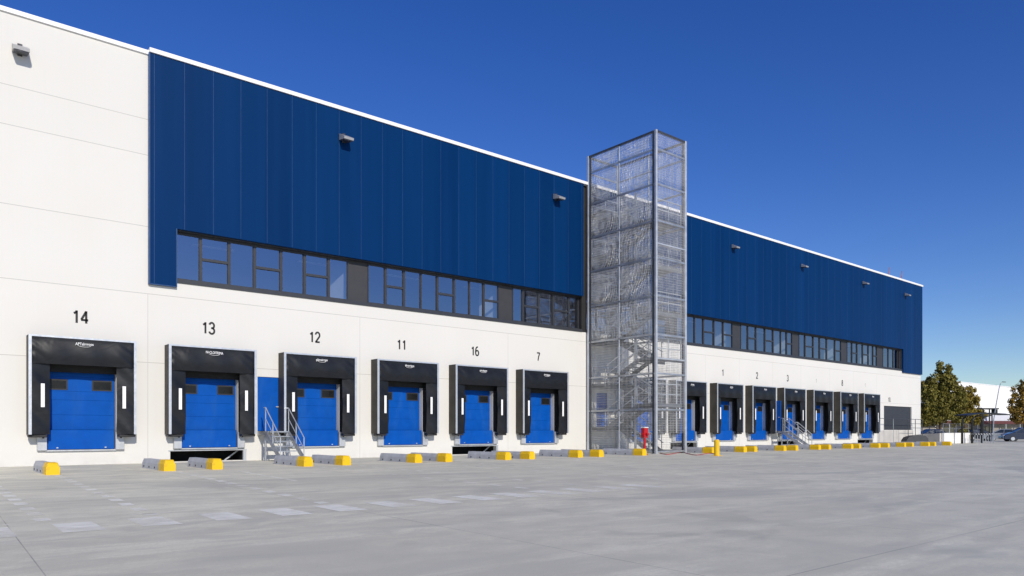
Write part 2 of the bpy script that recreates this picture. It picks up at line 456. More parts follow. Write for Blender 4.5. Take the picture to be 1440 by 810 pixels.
PIT = {1, 4, 8, 11, 14}
holes = []
for k, c in enumerate(DOCK):
    if k == 6: continue
    holes.append((c - 1.12, c + 1.12, .55, 3.95))
    if k in PIT: holes.append((c - 1.45, c + 1.4, .03, .43))
PED = [(11.36, 12.3), (31.45, 32.35), (50.05, 50.95)]
for a, b in PED: holes.append((a, b, 1.2, 3.45))
BIG = (69.28, 75.3, 1.3, 3.52); holes.append(BIG)
SILL, HEAD, CB = 6.9, 8.95, 6.74
mb = wall_with_holes(X0, X1 - .05, 0, SILL, holes, 0, .3)
mb.build('lower_wall', M['wall'], wh)
mb = MB(); mb.box(X0, 7.25, .001, .3, SILL, TOP - .12); mb.build('upper_wall', M['wall'], wh)
# shell: sides, back, roof (interior ends closed)
mb = MB()
mb.box(X0, X0 + .3, .3, 60, 0, TOP - .12); mb.box(X1 - .35, X1 - .05, .31, 60, 0, TOP - .12); mb.box(X0, X1 - .05, 60, 60.3, 0, TOP - .12)
mb.build('rear_wall', M['wall'], wh)
mb = MB(); mb.box(X0 + .3, X1 - .35, .31, 60, 14.9, 15.2); mb.build('roof', M['roof'], wh)
mb = MB()
mb.box(X0, 7.27, -.07, .45, TOP - .12, TOP + .03); mb.box(7.22, X1 + .06, -.20, .45, TOP - .06, TOP + .10)
mb.box(X1 - .3, X1 + .06, .452, 60, TOP - .1, TOP + .1)
mb.build('roof_edge', M['cap'], wh)
# interior floor, ceiling and back partition of the office strip behind the windows
mb = MB()
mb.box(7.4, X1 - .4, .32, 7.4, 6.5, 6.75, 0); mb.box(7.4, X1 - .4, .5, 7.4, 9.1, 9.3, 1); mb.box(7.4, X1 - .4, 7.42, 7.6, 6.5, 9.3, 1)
for x in (15.75, 24.45, 33.2, 38.6, 45.8, 53.9, 61.9, 68.6): mb.raw([(x, .45, 6.76), (x + .4, .45, 6.76), (x + .4, 1.7, 6.76), (x - .35, 1.7, 6.76), (x, .45, 9.09), (x + .4, .45, 9.09), (x + .4, 1.7, 9.09), (x - .35, 1.7, 9.09)], [(0, 1, 2, 3), (7, 6, 5, 4), (0, 4, 5, 1), (1, 5, 6, 2), (2, 6, 7, 3), (3, 7, 4, 0)], 2)  # white wedges added, angled at the sun to give bright strips in panes
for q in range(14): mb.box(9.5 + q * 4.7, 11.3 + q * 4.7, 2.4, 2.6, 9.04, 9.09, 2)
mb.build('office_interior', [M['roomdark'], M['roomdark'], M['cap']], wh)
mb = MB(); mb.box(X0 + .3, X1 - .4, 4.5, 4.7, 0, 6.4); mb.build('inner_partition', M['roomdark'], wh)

# blue cladding: vertical cassettes with thin seams, paler colour standing in for their highlight
def cladding(x0, x1, legs, name='blue_cladding'):
    mb = MB(); n0 = x0; yf, yb = -.14, -.002
    segs = []; x = x0 + (.14 if x0 < 8 else .0)
    if x > x0: segs.append((x0, x))
    while x < x1 - .01:
        e = min(x + 1.08, x1); segs.append((x, e)); x = e
    for a, b in segs:
        cuts = [(a, b, HEAD)]
        for la, lb in legs:
            nc = []
            for p, q, z in cuts:
                pts = sorted({p, q, *[t for t in (la, lb) if p < t < q]})
                for u, v in zip(pts, pts[1:]): nc.append((u, v, CB if la <= (u + v) / 2 <= lb else z))
            cuts = nc
        for u, v, z in cuts: mb.box(u, v, yf, yb, z, TOP - .06, 0)
        if a > x0:
            zb = CB if any(la <= a <= lb for la, lb in legs) else HEAD
            mb.box(a - .0065, a + .0065, yf - .006, yf + .001, zb + .02, TOP - .08, 1)
    return mb
mb = cladding(7.25, 30.22, [(7.25, 8.16)]); mb.build('blue_cladding', [M['clad'], M['seam']], wh)
mb = cladding(30.62, X1, [(73.1, X1)]); mb.build('blue_cladding', [M['clad'], M['seam']], wh)
mb = MB(); mb.box(30.22, 30.62, .02, .3, SILL, TOP - .07); mb.build('shadow_joint', M['pit'], wh)
mb = MB()   # structural backing so the cladding is a wall
mb.box(7.25, 30.22, .003, .3, HEAD + .02, TOP - .12); mb.box(30.62, X1 - .05, .003, .3, HEAD + .02, TOP - .12)
mb.box(7.25, 8.12, .003, .3, SILL, HEAD + .02); mb.box(73.14, X1 - .05, .003, .3, SILL, HEAD + .02)
mb.build('cladding_backing', M['roomdark'], wh)
mb = MB()   # trims: leg edges
mb.box(8.162, 8.2, -.16, .2, CB, HEAD, 0); mb.box(7.2, 7.248, -.15, 0, CB - .02, TOP - .06, 0); mb.box(7.25, 8.2, -.15, -.003, CB - .03, CB - .002, 0)
mb.build('cladding_trim', M['seam'], wh)

# window bands
bays = [
    ([8.23, 9.18, 10.29, 11.33, 12.46, 13.51, 14.63, 15.6], {1, 3, 5}),
    ([16.55, 17.5, 18.5, 19.45, 20.41, 21.42, 22.37, 23.29, 24.3], {1, 4, 7}),
    ([25.2, 25.95, 27.1, 28.2, 29.4, 30.2], {1, 3}),
    ([30.64, 31.7, 32.8], {1}), ([33.8, 34.9, 36.0, 37.1, 38.2], {1, 3}),
    ([39.2, 40.2, 41.19, 42.18, 43.39, 44.48, 45.63], {3, 5}),
    ([46.61, 47.57, 48.63, 49.83, 50.96, 52.04, 52.89, 53.73], {1, 3, 6}),
    ([54.7, 55.68, 56.97, 58.01, 59.17, 60.58, 61.66], {1, 3, 5}),
    ([62.67, 63.61, 64.54, 65.61, 66.71, 67.62, 68.4], {1, 3, 5}),
    ([69.56, 70.75, 71.81, 72.7, 73.1], set())]
GY = .27
for bx, hung in bays:
    a, b = bx[0], bx[-1]; fr = MB(); gp = MB()
    z0, z1 = SILL + .16, HEAD - .04
    fr.box(a, b, GY - .06, GY + .05, z0, z0 + .07); fr.box(a, b, GY - .06, GY + .05, z1 - .07, z1)
    for i, x in enumerate(bx):
        wd = .055 if (i in hung or (i - 1) in hung) else .035
        if i == 0: fr.box(x, x + .06, GY - .06, GY + .05, z0 + .07, z1 - .07)
        elif i == len(bx) - 1: fr.box(x - .06, x, GY - .06, GY + .05, z0 + .07, z1 - .07)
        else: fr.box(x - wd, x + wd, GY - .06, GY + .05, z0 + .07, z1 - .07)
    for i in hung:
        zm = z0 + .93; fr.box(bx[i] + .055, bx[i + 1] - .055, GY - .07, GY + .05, zm - .05, zm + .05)
    o = fr.build('window', M['frame'], wh)
    for i in range(len(bx) - 1):
        t = rnd.uniform(-.0016, .0016); u = rnd.uniform(-.0016, .0016)
        gp.face([(bx[i] + .02, GY + t + .002, z0 + .05), (bx[i + 1] - .02, GY - t + .002, z0 + .05), (bx[i + 1] - .02, GY - t + u + .002, z1 - .05), (bx[i] + .02, GY + t + u + .002, z1 - .05)])
    gp.build('pane', M['glass'], o, recalc=False)
for (a, _), (b, _) in zip(bays, bays[1:]):
    if b[0] - a[-1] > .5: sp = MB(); sp.box(a[-1], b[0], GY - .03, GY + .05, SILL + .16, HEAD - .04); sp.build('spandrel_panel', M['spandrel'], wh)
sl_ = MB(); sl_.box(8.21, 30.22, -.05, .34, SILL + .003, SILL + .155); sl_.box(30.62, 73.1, -.05, .34, SILL + .003, SILL + .155)
sl_.box(8.21, 30.21, .0, .4, HEAD - .038, HEAD + .018); sl_.box(30.63, 73.09, .0, .4, HEAD - .038, HEAD + .018)
sl_.build('window_sill', M['frame'], wh)

# dock doors (parts of the warehouse)
def dock_door(c, k):
    d = MB(); z = 1.25; y = .24
    zs = [1.25, 1.78, 2.31, 2.62, 3.14, 3.55, 3.94]
    for a, b in zip(zs, zs[1:]):
        d.box(c - 1.1, c + 1.1, y, y + .06, a + .002, b - .002, 0, .003)
    d.box(c - 1.1, c + 1.1, y + .061, y + .09, 1.25, 3.94)
    o = d.build('dock_door', M['door'], wh)
    for wx in (-.72, .70):
        fr = MB(); fr.box(c + wx - .33, c + wx + .33, y - .012, y - .001, 2.66, 3.04, 0, .004)
        f = fr.build('door_window', M['black'], o)
        p = MB(); p.box(c + wx - .28, c + wx + .28, y - .018, y - .0125, 2.71, 2.99); p.build('pane', M['doorglass'], f)
    lp = MB(); lp.box(c - 1.04, c + 1.04, -.06, -.005, .56, 1.245, 0, .01)
    lo = lp.build('leveller_panel', M['door'], wh)
    tr = MB(); tr.box(c - 1.1, c + 1.1, -.10, -.004, .50, .545);
    for q in (-.75, .75): tr.box(c + q - .03, c + q + .03, -.085, -.062, .6, .64)
    tr.build('lip', M['bump'], lo)
    for sx in (-1, 1):
        b = MB(); xc = c + sx * 1.21
        b.box(xc - .145, xc + .145, -.15, -.003, .53, 1.17, 0, .012)
        bo = b.build('bumper', M['bump'], wh)
        bb = MB(); bb.tube([(xc + .03, -.151, .98), (xc + .03, -.165, .98)], .035, 8); bb.build('bolt', M['black'], bo)
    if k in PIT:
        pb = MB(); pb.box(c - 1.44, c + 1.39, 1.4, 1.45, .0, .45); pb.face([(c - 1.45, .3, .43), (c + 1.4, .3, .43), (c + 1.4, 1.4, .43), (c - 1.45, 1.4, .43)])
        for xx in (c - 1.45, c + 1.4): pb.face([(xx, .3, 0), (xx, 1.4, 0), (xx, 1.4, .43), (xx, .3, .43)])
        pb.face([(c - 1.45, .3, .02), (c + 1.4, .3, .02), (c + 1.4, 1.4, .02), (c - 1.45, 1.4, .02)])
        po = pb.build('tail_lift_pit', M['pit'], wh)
        fr = MB(); fr.box(c - 1.52, c + 1.47, -.03, .02, .435, .475); fr.box(c + 1.33, c + 1.45, -.03, .02, 0, .433)
        fr.bar((c + .75, .5, .02), (c + 1.3, .5, .42), .05); fr.build('pit_frame', M['bump'], po)
for k, c in enumerate(DOCK):
    if k != 6: dock_door(c, k)
for i, (a, b) in enumerate(PED):
    d = MB()
    if i < 2:
        d.box(a + .003, b - .003, .03, .08, 1.21, 3.44, 0, .006)
        o = d.build('access_door', M['door'], wh)
        hm = MB(); hm.box(b - .16, b - .05, -.03, .029, 2.2, 2.24); hm.build('handle', M['alu'], o)
    else:       # stands open, square to the wall
        d.box(a - .06, a - .012, -.95, -.01, 1.21, 3.44, 0, .006)
        o = d.build('access_door', M['door'], wh); o['label'] = 'blue access door swung open at right angles to the wall'
        hm = MB(); hm.box(a - .1, a - .061, -.88, -.76, 2.2, 2.24); hm.build('handle', M['alu'], o)
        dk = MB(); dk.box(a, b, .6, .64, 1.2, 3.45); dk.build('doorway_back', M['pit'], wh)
bd = MB()
for q in range(5):
    z = BIG[2] + .44 * q; bd.box(BIG[0], BIG[1], .1, .15, z + .001, z + .439, 0, .003)
bd.build('roller_door', M['frame'], wh)
pn = MB(); pn.box(67.9, 71.9, -.022, -.003, .05, 1.26); pn.box(71.93, 75.6, -.022, -.003, .05, 1.26); pn.build('plinth_panel', M['conc'], wh)

# painted numbers: plain grotesque figures built from strokes (x 0..1, z 0..1.6)
def arc(cx, cz, rx, rz, a0, a1, n=14):
    return [(cx + rx * math.cos(R(a0 + (a1 - a0) * i / n)), cz + rz * math.sin(R(a0 + (a1 - a0) * i / n))) for i in range(n + 1)]
GLY = {
 '1': [[(.62, 0), (.62, 1.6)], [(.62, 1.52), (.5, 1.36), (.22, 1.22)]],
 '2': [arc(.5, 1.15, .42, .45, 170, -25, 14) + [(.08, .0)], [(.03, .07), (.95, .07)]],
 '3': [arc(.47, 1.19, .4, .4, 165, -80, 14), arc(.47, .42, .44, .42, 85, -165, 14), [(.36, .82), (.56, .82)]],
 '4': [[(.72, 0), (.72, 1.6)], [(.72, 1.56), (.04, .45)], [(.0, .43), (1., .43)]],
 '6': [arc(.5, .48, .42, .46, 0, 360, 24), arc(.55, .78, .47, .8, 70, 190, 14)],
 '7': [[(.04, 1.53), (.96, 1.53)], [(.92, 1.5), (.55, .75), (.36, 0)]],
 '8': [arc(.5, 1.2, .36, .37, 0, 360, 22), arc(.5, .42, .43, .42, 0, 360, 24)],
 '0': [arc(.5, .8, .42, .78, 0, 360, 28)], '.': [[(.2, .0), (.2, .2)]]}
def digits(text, hgt, mat, parent, loc, wt=.2):
    mb = MB(); k = hgt / 1.6; adv = 1.22; tot = adv * len(text) - .22
    for i, ch in enumerate(text):
        ox = i * adv - tot / 2
        for line in GLY[ch]:
            L_ = []
            for j, (x, z) in enumerate(line):
                a = line[max(j - 1, 0)]; b = line[min(j + 1, len(line) - 1)]
                dx_, dz_ = b[0] - a[0], b[1] - a[1]; l = math.hypot(dx_, dz_) or 1
                L_.append(((x + ox) * k, (z - .8) * k, -dz_ / l * wt / 2 * k, dx_ / l * wt / 2 * k))
            for p, q in zip(L_, L_[1:]):
                mb.face([(p[0] * .82 - p[2], -.003, p[1] - p[3]), (q[0] * .82 - q[2], -.003, q[1] - q[3]), (q[0] * .82 + q[2], -.003, q[1] + q[3]), (p[0] * .82 + p[2], -.003, p[1] + p[3])])
    o = mb.build('dock_number', mat, parent, loc); return o
# painted numbers
nums = {0: '14', 1: '13', 2: '12', 3: '11', 4: '16', 5: '7', 9: '1', 10: '2', 11: '3', 12: '1', 13: '8', 14: '1'}
for k, s in nums.items():
    thin = k in (12, 14)
    digits(s, .44 if not thin else .3, M['ink'], wh, (DOCK[k] - .04, -.004, 5.27), .27 if not thin else .1)
digits('10.', .4, M['ink'], wh, (70.5, -.004, 4.1), .24)

# ------------------------------------------------------------------ dock shelters (bolted on: things of their own)
def curtain_grid(x0, x1, z0, z1, y, nx, nz, fold):
    mb = MB(); vs = []; fs = []
    for j in range(nz + 1):
        for i in range(nx + 1):
            u, v = i / nx, j / nz; vs.append((x0 + (x1 - x0) * u, y + fold(u, v), z0 + (z1 - z0) * v))
    for j in range(nz):
        for i in range(nx):
            a = j * (nx + 1) + i; fs.append((a, a + 1, a + nx + 2, a + nx + 1))
    mb.raw(vs, fs)
    b = len(vs); vs2 = [(x, yy + .02, z) for x, yy, z in vs]; mb.raw(vs2, [f[::-1] for f in fs])
    return mb
SD = .62
def make_shelter():
    r = empty('dock_shelter', (0, 0, 0), 'black dock shelter', 'dock shelter')
    W, ZB, ZT = 1.655, 1.09, 4.47
    for sx in (-1, 1):
        s = MB(); s.prism([(sx * W, ZB), (sx * (W - .03), ZB), (sx * (W - .03), ZT - .04), (sx * W, ZT - .04)], -SD + .03, -.004)
        s.build('side_wall', M['side'], r)
    t = MB(); t.box(-W + .0, W, -SD + .03, -.004, ZT - .038, ZT); t.build('top_cover', M['side'], r)
    f = MB()
    for sx in (-1, 1): f.box(*sorted((sx * W * 1.002, sx * (W - .085))), -SD, -SD + .028, ZB, ZT)
    f.box(-W + .088, W - .088, -SD, -SD + .028, ZT - .06, ZT)
    f.build('front_frame', M['alu'], r)
    def hf(u, v):
        e = min(u, 1 - u)
        return -.055 * math.sin(min(1, v * 1.15) * math.pi) * (.5 + .5 * min(1, e * 6)) + .022 * math.sin(u * 19 + 1.5 * v) * (1 - v) + .018 * math.sin((u + v * .35) * 43) * max(0, 1 - e * 5) + (.05 if e < .01 else 0) * (1 - v)
    h = curtain_grid(-W + .088, W - .088, 3.50, ZT - .062, -SD + .02, 48, 14, hf)
    ho = h.build('head_curtain', M['fabric'], r, smooth=True)
    for sx in (-1, 1):
        a, b = sorted((sx * (W - .088), sx * 1.03))
        def sf(u, v):
            q = u if sx > 0 else 1 - u     # 0 at the free inner edge
            return .025 * math.sin(v * 8 + sx * 1.3 + u * 3) + .05 * (1 - q) ** 2 + .012 * math.sin(v * 23 + u * 5)
        cgo = curtain_grid(a, b, ZB, 3.66, -SD + .07, 10, 26, sf).build('side_curtain', M['fabric'], r, smooth=True)
        st = MB(); xc = sx * 1.25; st.box(xc - .055, xc + .055, -SD + .015, -SD + .03, 2.02, 2.82)
        st.build('reflective_strip', M['strip'], cgo)
    ln = MB(); ln.box(-W + .035, W - .035, -.05, -.006, 3.27, ZT - .045); ln.build('header_shade', M['pit'], r)  # black strip stands in for the head curtain's shadow above the door
    for sx in (-1, 1):
        a, c = sorted((sx * (W - .035), sx * 1.13)); ln = MB(); ln.box(a, c, -.03, -.006, ZB + .02, 3.265); ln.build('side_shade', M['shade_strip'], r)  # dark strips stand in for the shade behind the side curtains
    b = MB()
    for sx in (-1, 1):      # padded foot of each side
        a, c = sorted((sx * (W - .005), sx * 1.1)); b.box(a, c, -SD + .13, -.2, ZB - .10, ZB - .002, 0, .02)
    b.build('foot_pad', M['black'], r)
    return r
LOGO = ['APTalrrroos', 'NI-CLOITRIMA', 'pkroirrpn', 'skrorripnt', 'siroippn', 'siroippn']
SL = ['beneath the painted number 14, leftmost of the row', 'beneath the painted number 13', 'beneath the painted number 12, right of the blue access door',
      'beneath the painted number 11', 'beneath the painted number 16', 'beneath the painted number 7, nearest left of the stair tower',
      None, 'directly behind the wire mesh stair tower', 'half hidden by the right edge of the stair tower', 'behind the yellow bollard, beneath a small number 1',
      'beneath the small number 2', 'with the open blue access door and stairs at its left', 'next to the right of the open blue door and stairs',
      'beneath the small number 8, second from the far right end', 'farthest right, nearest the dark roller door']
sh0 = make_shelter(); first = True
for k, c in enumerate(DOCK):
    if k == 6: continue
    if first: o = sh0; first = False
    else: o = copy_tree(sh0)
    o.location = (c, 0, 0)
    if k >= 9: o.scale = (.945, 1, 1)
    tag(o, 'black dock shelter ' + SL[k], 'dock shelter', 'dock shelters along the facade')
SHEL = sorted([o for o in col.objects if o.name.startswith('dock_shelter')], key=lambda o: o.location.x)
for i, o in enumerate(SHEL):
    s = LOGO[i] if i < 6 else 'siropn'
    hc = [c for c in o.children if c.name.startswith('head_curtain')][0]
    t = text_mesh('printed_lettering', s, .135, M['logo'], hc, (-.02, -SD - .062, 4.235), 1.05 * min(1, 8.5 / len(s)), .003, .002)
    t.rotation_euler = (0, R(1.5 if i % 2 else -1), 0)
    a = MB(); pts = [(-.02 + .2 * math.cos(R(q)), -SD - .062, 4.19 - .05 * math.sin(R(q))) for q in range(10, 171, 20)]
    a.tube(pts, .007, 5); a.build('printed_swoosh', M['logo'], hc)

# ------------------------------------------------------------------ truck guides
def make_guide():
    r = empty('truck_guide', (0, 0, 0), 'truck guide', 'truck guide')
    b = MB()
    prof = [(-.16, 0), (.16, 0), (.15, .19), (.10, .31), (-.10, .31), (-.15, .19)]
    b.prism(prof, .56, 2.65)
    for y in (1.1, 1.75, 2.4):
        for sx in (-1, 1): b.tube([(sx * .14, y, .07), (sx * .172, y, .07)], .03, 8, 1)
    b.build('bar', [M['guide'], M['black']], r)
    e = MB(); n = 6
    def ring(y, k, h): return [(x * k, y, z * h) for x, z in ((-.17, 0), (.17, 0), (.17, .22), (.12, .345), (-.12, .345), (-.17, .22))]
    rg = ring(0, .97, .86) + ring(.05, .97, .97) + ring(.60, .95, .97)
    e.raw(rg, [tuple(range(6))] + [(i * 6 + q, (i + 1) * 6 + q, (i + 1) * 6 + (q + 1) % 6, i * 6 + (q + 1) % 6) for i in (0, 1) for q in range(6)] + [tuple(range(17, 11, -1))])
    e.build('end_cap', M['yellow'], r)
    return r
g0 = make_guide(); first = True
OFF = {k: 1.51 for k in range(15)}; SH = {k: (-.24 if k < 6 else -.05) for k in range(15)}
GN = {0: 'dock 14', 1: 'dock 13', 2: 'dock 12', 3: 'dock 11', 4: 'dock 16', 5: 'dock 7', 7: 'the dock behind the stair tower',
      8: 'first dock right of the stair tower', 9: 'second dock right of the stair tower', 10: 'third dock right of the stair tower',
      11: 'the dock with the open blue door', 12: 'third dock from the far end', 13: 'second dock from the far end', 14: 'last dock before the roller door'}
for k, c in enumerate(DOCK):
    if k == 6: continue
    for sx, nm in ((-1, 'left'), (1, 'right')):
        if first: o = g0; first = False
        else: o = copy_tree(g0)
        o.location = (c + sx * OFF[k] + SH[k], -6.3 + rnd.uniform(-.06, .06), 0); o.rotation_euler.z = R(rnd.uniform(-.6, .6))
        tag(o, f'yellow-tipped grey truck guide, {nm} of {GN[k]}', 'truck guide', 'truck guides on the ground before the docks')

# ------------------------------------------------------------------ wall floodlights
def make_light():
    r = empty('wall_floodlight', (0, 0, 0), 'floodlight', 'floodlight')
    b = MB(); b.raw([(-.23, -.52, -.05), (.23, -.52, -.05), (.23, -.02, .20), (-.23, -.02, .20), (-.23, -.50, -.15), (.23, -.50, -.15), (.23, -.02, -.08), (-.23, -.02, -.08)],
                    [(0, 1, 2, 3), (7, 6, 5, 4), (0, 4, 5, 1), (1, 5, 6, 2), (2, 6, 7, 3), (3, 7, 4, 0)])
    b.build('housing', M['lamp'], r)
    f = MB(); f.raw([(-.2, -.48, -.156), (.2, -.48, -.156), (.2, -.06, -.092), (-.2, -.06, -.092), (-.2, -.48, -.19), (.2, -.48, -.19), (.2, -.06, -.13), (-.2, -.06, -.13)],
                    [(0, 1, 2, 3), (7, 6, 5, 4), (0, 4, 5, 1), (1, 5, 6, 2), (2, 6, 7, 3), (3, 7, 4, 0)])
    f.build('lens', M['lampdark'], r)
    k = MB(); k.box(-.07, .07, -.019, .02, -.15, .26); k.build('bracket', M['lampdark'], r)
    return r
l0 = make_light()
LT = [(3.18, 'grey floodlight on the white wall above and left of dock 14', -.02), (15.16, 'floodlight on blue cladding above docks 12 and 11', -.16),
      (28.04, 'floodlight on blue cladding just left of the stair tower', -.16), (45.08, 'floodlight on blue cladding, first right of the stair tower', -.16),
      (54.49, 'floodlight on blue cladding, second right of the stair tower', -.16), (64.87, 'floodlight on blue cladding, third right of the stair tower', -.16),
      (73.5, 'floodlight on blue cladding nearest the far building corner', -.16)]
for i, (x, lb, y) in enumerate(LT):
    o = l0 if i == 0 else copy_tree(l0)
    o.location = (x, y, 14.12)
    if i > 2: o.scale = (.85,) * 3
    tag(o, lb, 'floodlight', 'floodlights high on the facade')

# ------------------------------------------------------------------ stair tower
TX0, TX1, TY0, TY1, TZ = 30.60, 33.08, -5.1, -.16, 17.05
tw = empty('stair_tower', (TX0, TY0, 0), 'tall galvanised steel escape stair tower clad in wire mesh', 'stair tower')
dx, dy = TX1 - TX0, TY1 - TY0          # local: x 0..dx, y 0..dy
def post(x, y, w=.13, nm='post', m='steel_light'):
    p = MB(); p.box(x - w / 2, x + w / 2, y - w / 2, y + w / 2, 0, TZ, 0, .01); p.box(x - w, x + w, y - w, y + w, 0, .02)
    return p.build(nm, M[m], tw)
for x in (0, dx):
    for y in (0, dy): post(x, y)
post(.0, .17, .10, 'post', 'steel_dark'); post(dx, .17, .08, 'post', 'steel_dark'); post(.0, dy - .2, .09, 'post', 'steel_dark')
post(0, dy * .52, .07); post(dx, dy * .52, .07)
LV = [.12, 2.35, 4.25, 6.3, 8.35, 10.35, 12.3, 14.22, 16.05, TZ - .06]
for i, z in enumerate(LV):
    h = .12 if i in (len(LV) - 1,) else .085; mt = 'steel_dark' if i == len(LV) - 1 else 'steel'
    for (a, b) in (((0, .07), (0, dy)), ((dx, .07), (dx, dy)), ((.07, 0), (dx, 0)), ((.07, dy), (dx, dy))):
        q = MB(); d = Vector((b[0] - a[0], b[1] - a[1])).normalized() * .07
        q.bar((a[0], a[1], z), (b[0] - d.x, b[1] - d.y, z), .07, h); q.build('beam', M[mt], tw)
for z in (5.05, 11.1):      # extra rails on the yard face
    q = MB(); q.bar((.07, 0, z), (dx - .07, 0, z), .06, .08); q.build('beam', M['steel_light'], tw)
for i in range(len(LV) - 1):
    z0, z1 = LV[i] + .06, LV[i + 1] - .06
    wv = lambda u, v: .018 * math.sin(u * 6.3 + i * 1.7) * math.sin(math.pi * v)
    for face in ('side0', 'side1', 'front0', 'far0', 'far1'):
        if face == 'front0': ax, a0, a1, cst = 'x', .08, dx - .08, -.01
        elif face.startswith('side'): ax, cst = 'y', -.01; a0, a1 = ((.24, dy * .52 - .05) if face[-1] == '0' else (dy * .52 + .05, dy - .26))
        else: ax, cst = 'y', dx + .01; a0, a1 = ((.24, dy * .52 - .05) if face[-1] == '0' else (dy * .52 + .05, dy - .08))
        if face == 'front0' and i == 0: z0_ = 1.1
        else: z0_ = z0
        p = MB(); zz0, zz1 = z0_, z1
        P3 = (lambda t, o_, z: (t, o_, z)) if ax == 'x' else (lambda t, o_, z: (o_, t, z))
        sg = 1 if face.startswith('far') or face == 'front0' else 1
        rv, rh = (.006, .0042) if i < 3 else (.0085, .0055)
        if face.startswith('far'): rv, rh = .007, .005
        nv = int((a1 - a0) / .092); nh = int((zz1 - zz0) / .13)
        for q in range(nv + 1):
            t = a0 + (a1 - a0) * q / nv; u = q / nv
            p.tube([P3(t, cst + wv(u, k / 5), zz0 + (zz1 - zz0) * k / 5) for k in range(6)], rv, 5)
        for q in range(nh + 1):
            v = q / nh; z = zz0 + (zz1 - zz0) * v
            p.tube([P3(a0 + (a1 - a0) * k / 6, cst + wv(k / 6, v) - .014, z) for k in range(7)], rh, 4)
        if i >= 3 and face.startswith('side'):      # added inner layer, coarser, buckled and brighter, giving moire and curved glints
            nv = int((a1 - a0) / .103); ph = rnd.uniform(0, 6.28); am = .19 if face.startswith('side') else .07
            for q in range(nv + 1):
                u = q / nv; pts = []
                for k in range(11):
                    v = k / 10; w_ = math.sin(math.pi * u)
                    t = a0 + (a1 - a0) * u + am * w_ * math.sin(v * 3.1 + ph + u * 1.5)
                    pts.append(P3(min(max(t, a0), a1), cst + (.09 if cst < .5 else -.09) + .03 * math.sin(u * 9 + v * 6 + ph), zz0 + (zz1 - zz0) * v))
                p.tube(pts, .0125, 5, 1)
        p.build('mesh_panel', [M['wire'], M['silver_wire']], tw, smooth=True)
# switchback stairs: wall-side landings and yard-side landings
WL = [.2, 1.45, 3.9, 6.35, 8.8, 11.25, 13.7]; FL = [2.675, 5.125, 7.575, 10.025, 12.475]
ya, yb = 1.35, dy - 1.25        # yard landing edge, wall landing edge (local y)
def landing(y0, y1, z):
    q = MB(); q.box(.12, dx - .12, y0, y1, z - .06, z); q.box(.1, dx - .1, y0, y0 + .05, z - .2, z - .062); q.box(.1, dx - .1, y1 - .05, y1, z - .2, z - .062)
    q.build('landing', M['stair_steel'], tw)
    yr = y0 + .06 if y0 < 1 else y1 - .08
    q = MB()
    for zz in (.5, 1.05): q.bar((.15, yr, z + zz), (dx - .15, yr, z + zz), .045)
    for xx in (.15, dx / 2, dx - .15): q.bar((xx, yr, z), (xx, yr, z + 1.05), .04)
    q.build('handrail', M['steel_light'], tw)
def flight(xa, xb, y0, z0, y1, z1):
    q = MB(); n = max(3, round((z1 - z0) / .18))
    for x in (xa, xb): q.bar((x, y0, z0 - .08), (x, y1, z1 - .08), .035, .24)
    for i in range(n):
        t = (i + .5) / n; y = y0 + (y1 - y0) * t; z = z0 + (z1 - z0) * (i + 1) / n - .02
        q.box(xa + .02, xb - .02, y - .13, y + .13, z - .035, z)
    q.build('stair_flight', M['stair_steel'], tw)
    q = MB()
    for x in (xa, xb):
        for o_ in (.5, 1.): q.bar((x, y0, z0 + o_), (x, y1, z1 + o_), .042)
        for t in (.05, .5, .95): q.bar((x, y0 + (y1 - y0) * t, z0 + (z1 - z0) * t), (x, y0 + (y1 - y0) * t, z0 + (z1 - z0) * t + 1.), .036)
    q.build('handrail', M['steel_light'], tw)
for i in range(1, 7):
    landing(yb, dy - .08, WL[i])
for i in range(5):
    landing(.12, ya, FL[i])
    flight(.2, 1.18, yb, WL[i + 1], ya, FL[i]); flight(dx - 1.18, dx - .2, ya, FL[i], yb, WL[i + 2])
flight(dx - 1.18, dx - .2, ya, .05, yb, WL[1])
q = MB(); q.bar((1.24, dy * .5, 0), (1.24, dy * .5, 14.6), .1); q.build('stringer_post', M['steel'], tw)

# ------------------------------------------------------------------ access stairs in front of the blue access doors
def access_stair(name, label, x0, x1, z, yplat, yend, mirror=False):
    r = empty(name, (x0, 0, 0), label, 'steel stairs', 'steel stairs up to the access doors')
    W = x1 - x0
    p = MB(); p.box(0, W, yplat, -.02, z - .05, z); p.box(0, .05, yplat, -.02, z - .16, z - .052); p.box(W - .05, W, yplat, -.02, z - .16, z - .052)
    p.build('platform', M['steel'], r)
    n = 6; t = MB()
    for i in range(n):
        f = (i + 1) / (n + 0.); zz = z * (1 - f * .97) ; y = yplat + (yend - yplat) * (i + .5) / n
        t.box(.05, W - .05, y - .13, y + .13, zz - .035, zz)
    t.build('tread', M['steel'], r)
    for x in (.02, W - .02):
        s = MB(); s.bar((x, yplat, z - .08), (x, yend - .05, .07), .04, .2); s.build('stringer', M['steel'], r)
        h = MB(); ym = (yplat + yend) / 2
        h.tube([(x, -.62 if x > .1 else -.7, z + .95), (x, yplat, z + .95), (x, yend, .95)], .022, 6)
        h.tube([(x, yplat, z + .5), (x, yend, .5)], .017, 6)
        h.tube([(x, yplat, z - .05), (x, yplat, z + .95)], .022, 6); h.tube([(x, ym, z / 2), (x, ym, z / 2 + .95)], .022, 6); h.tube([(x, yend, 0), (x, yend, .95)], .022, 6)
        h.build('handrail', M['steel_light'], r)
    for x in (.05, W - .05):
        l = MB(); l.bar((x, yplat + .1, 0), (x, yplat + .1, z - .06), .06); l.build('leg', M['steel'], r)
    return r
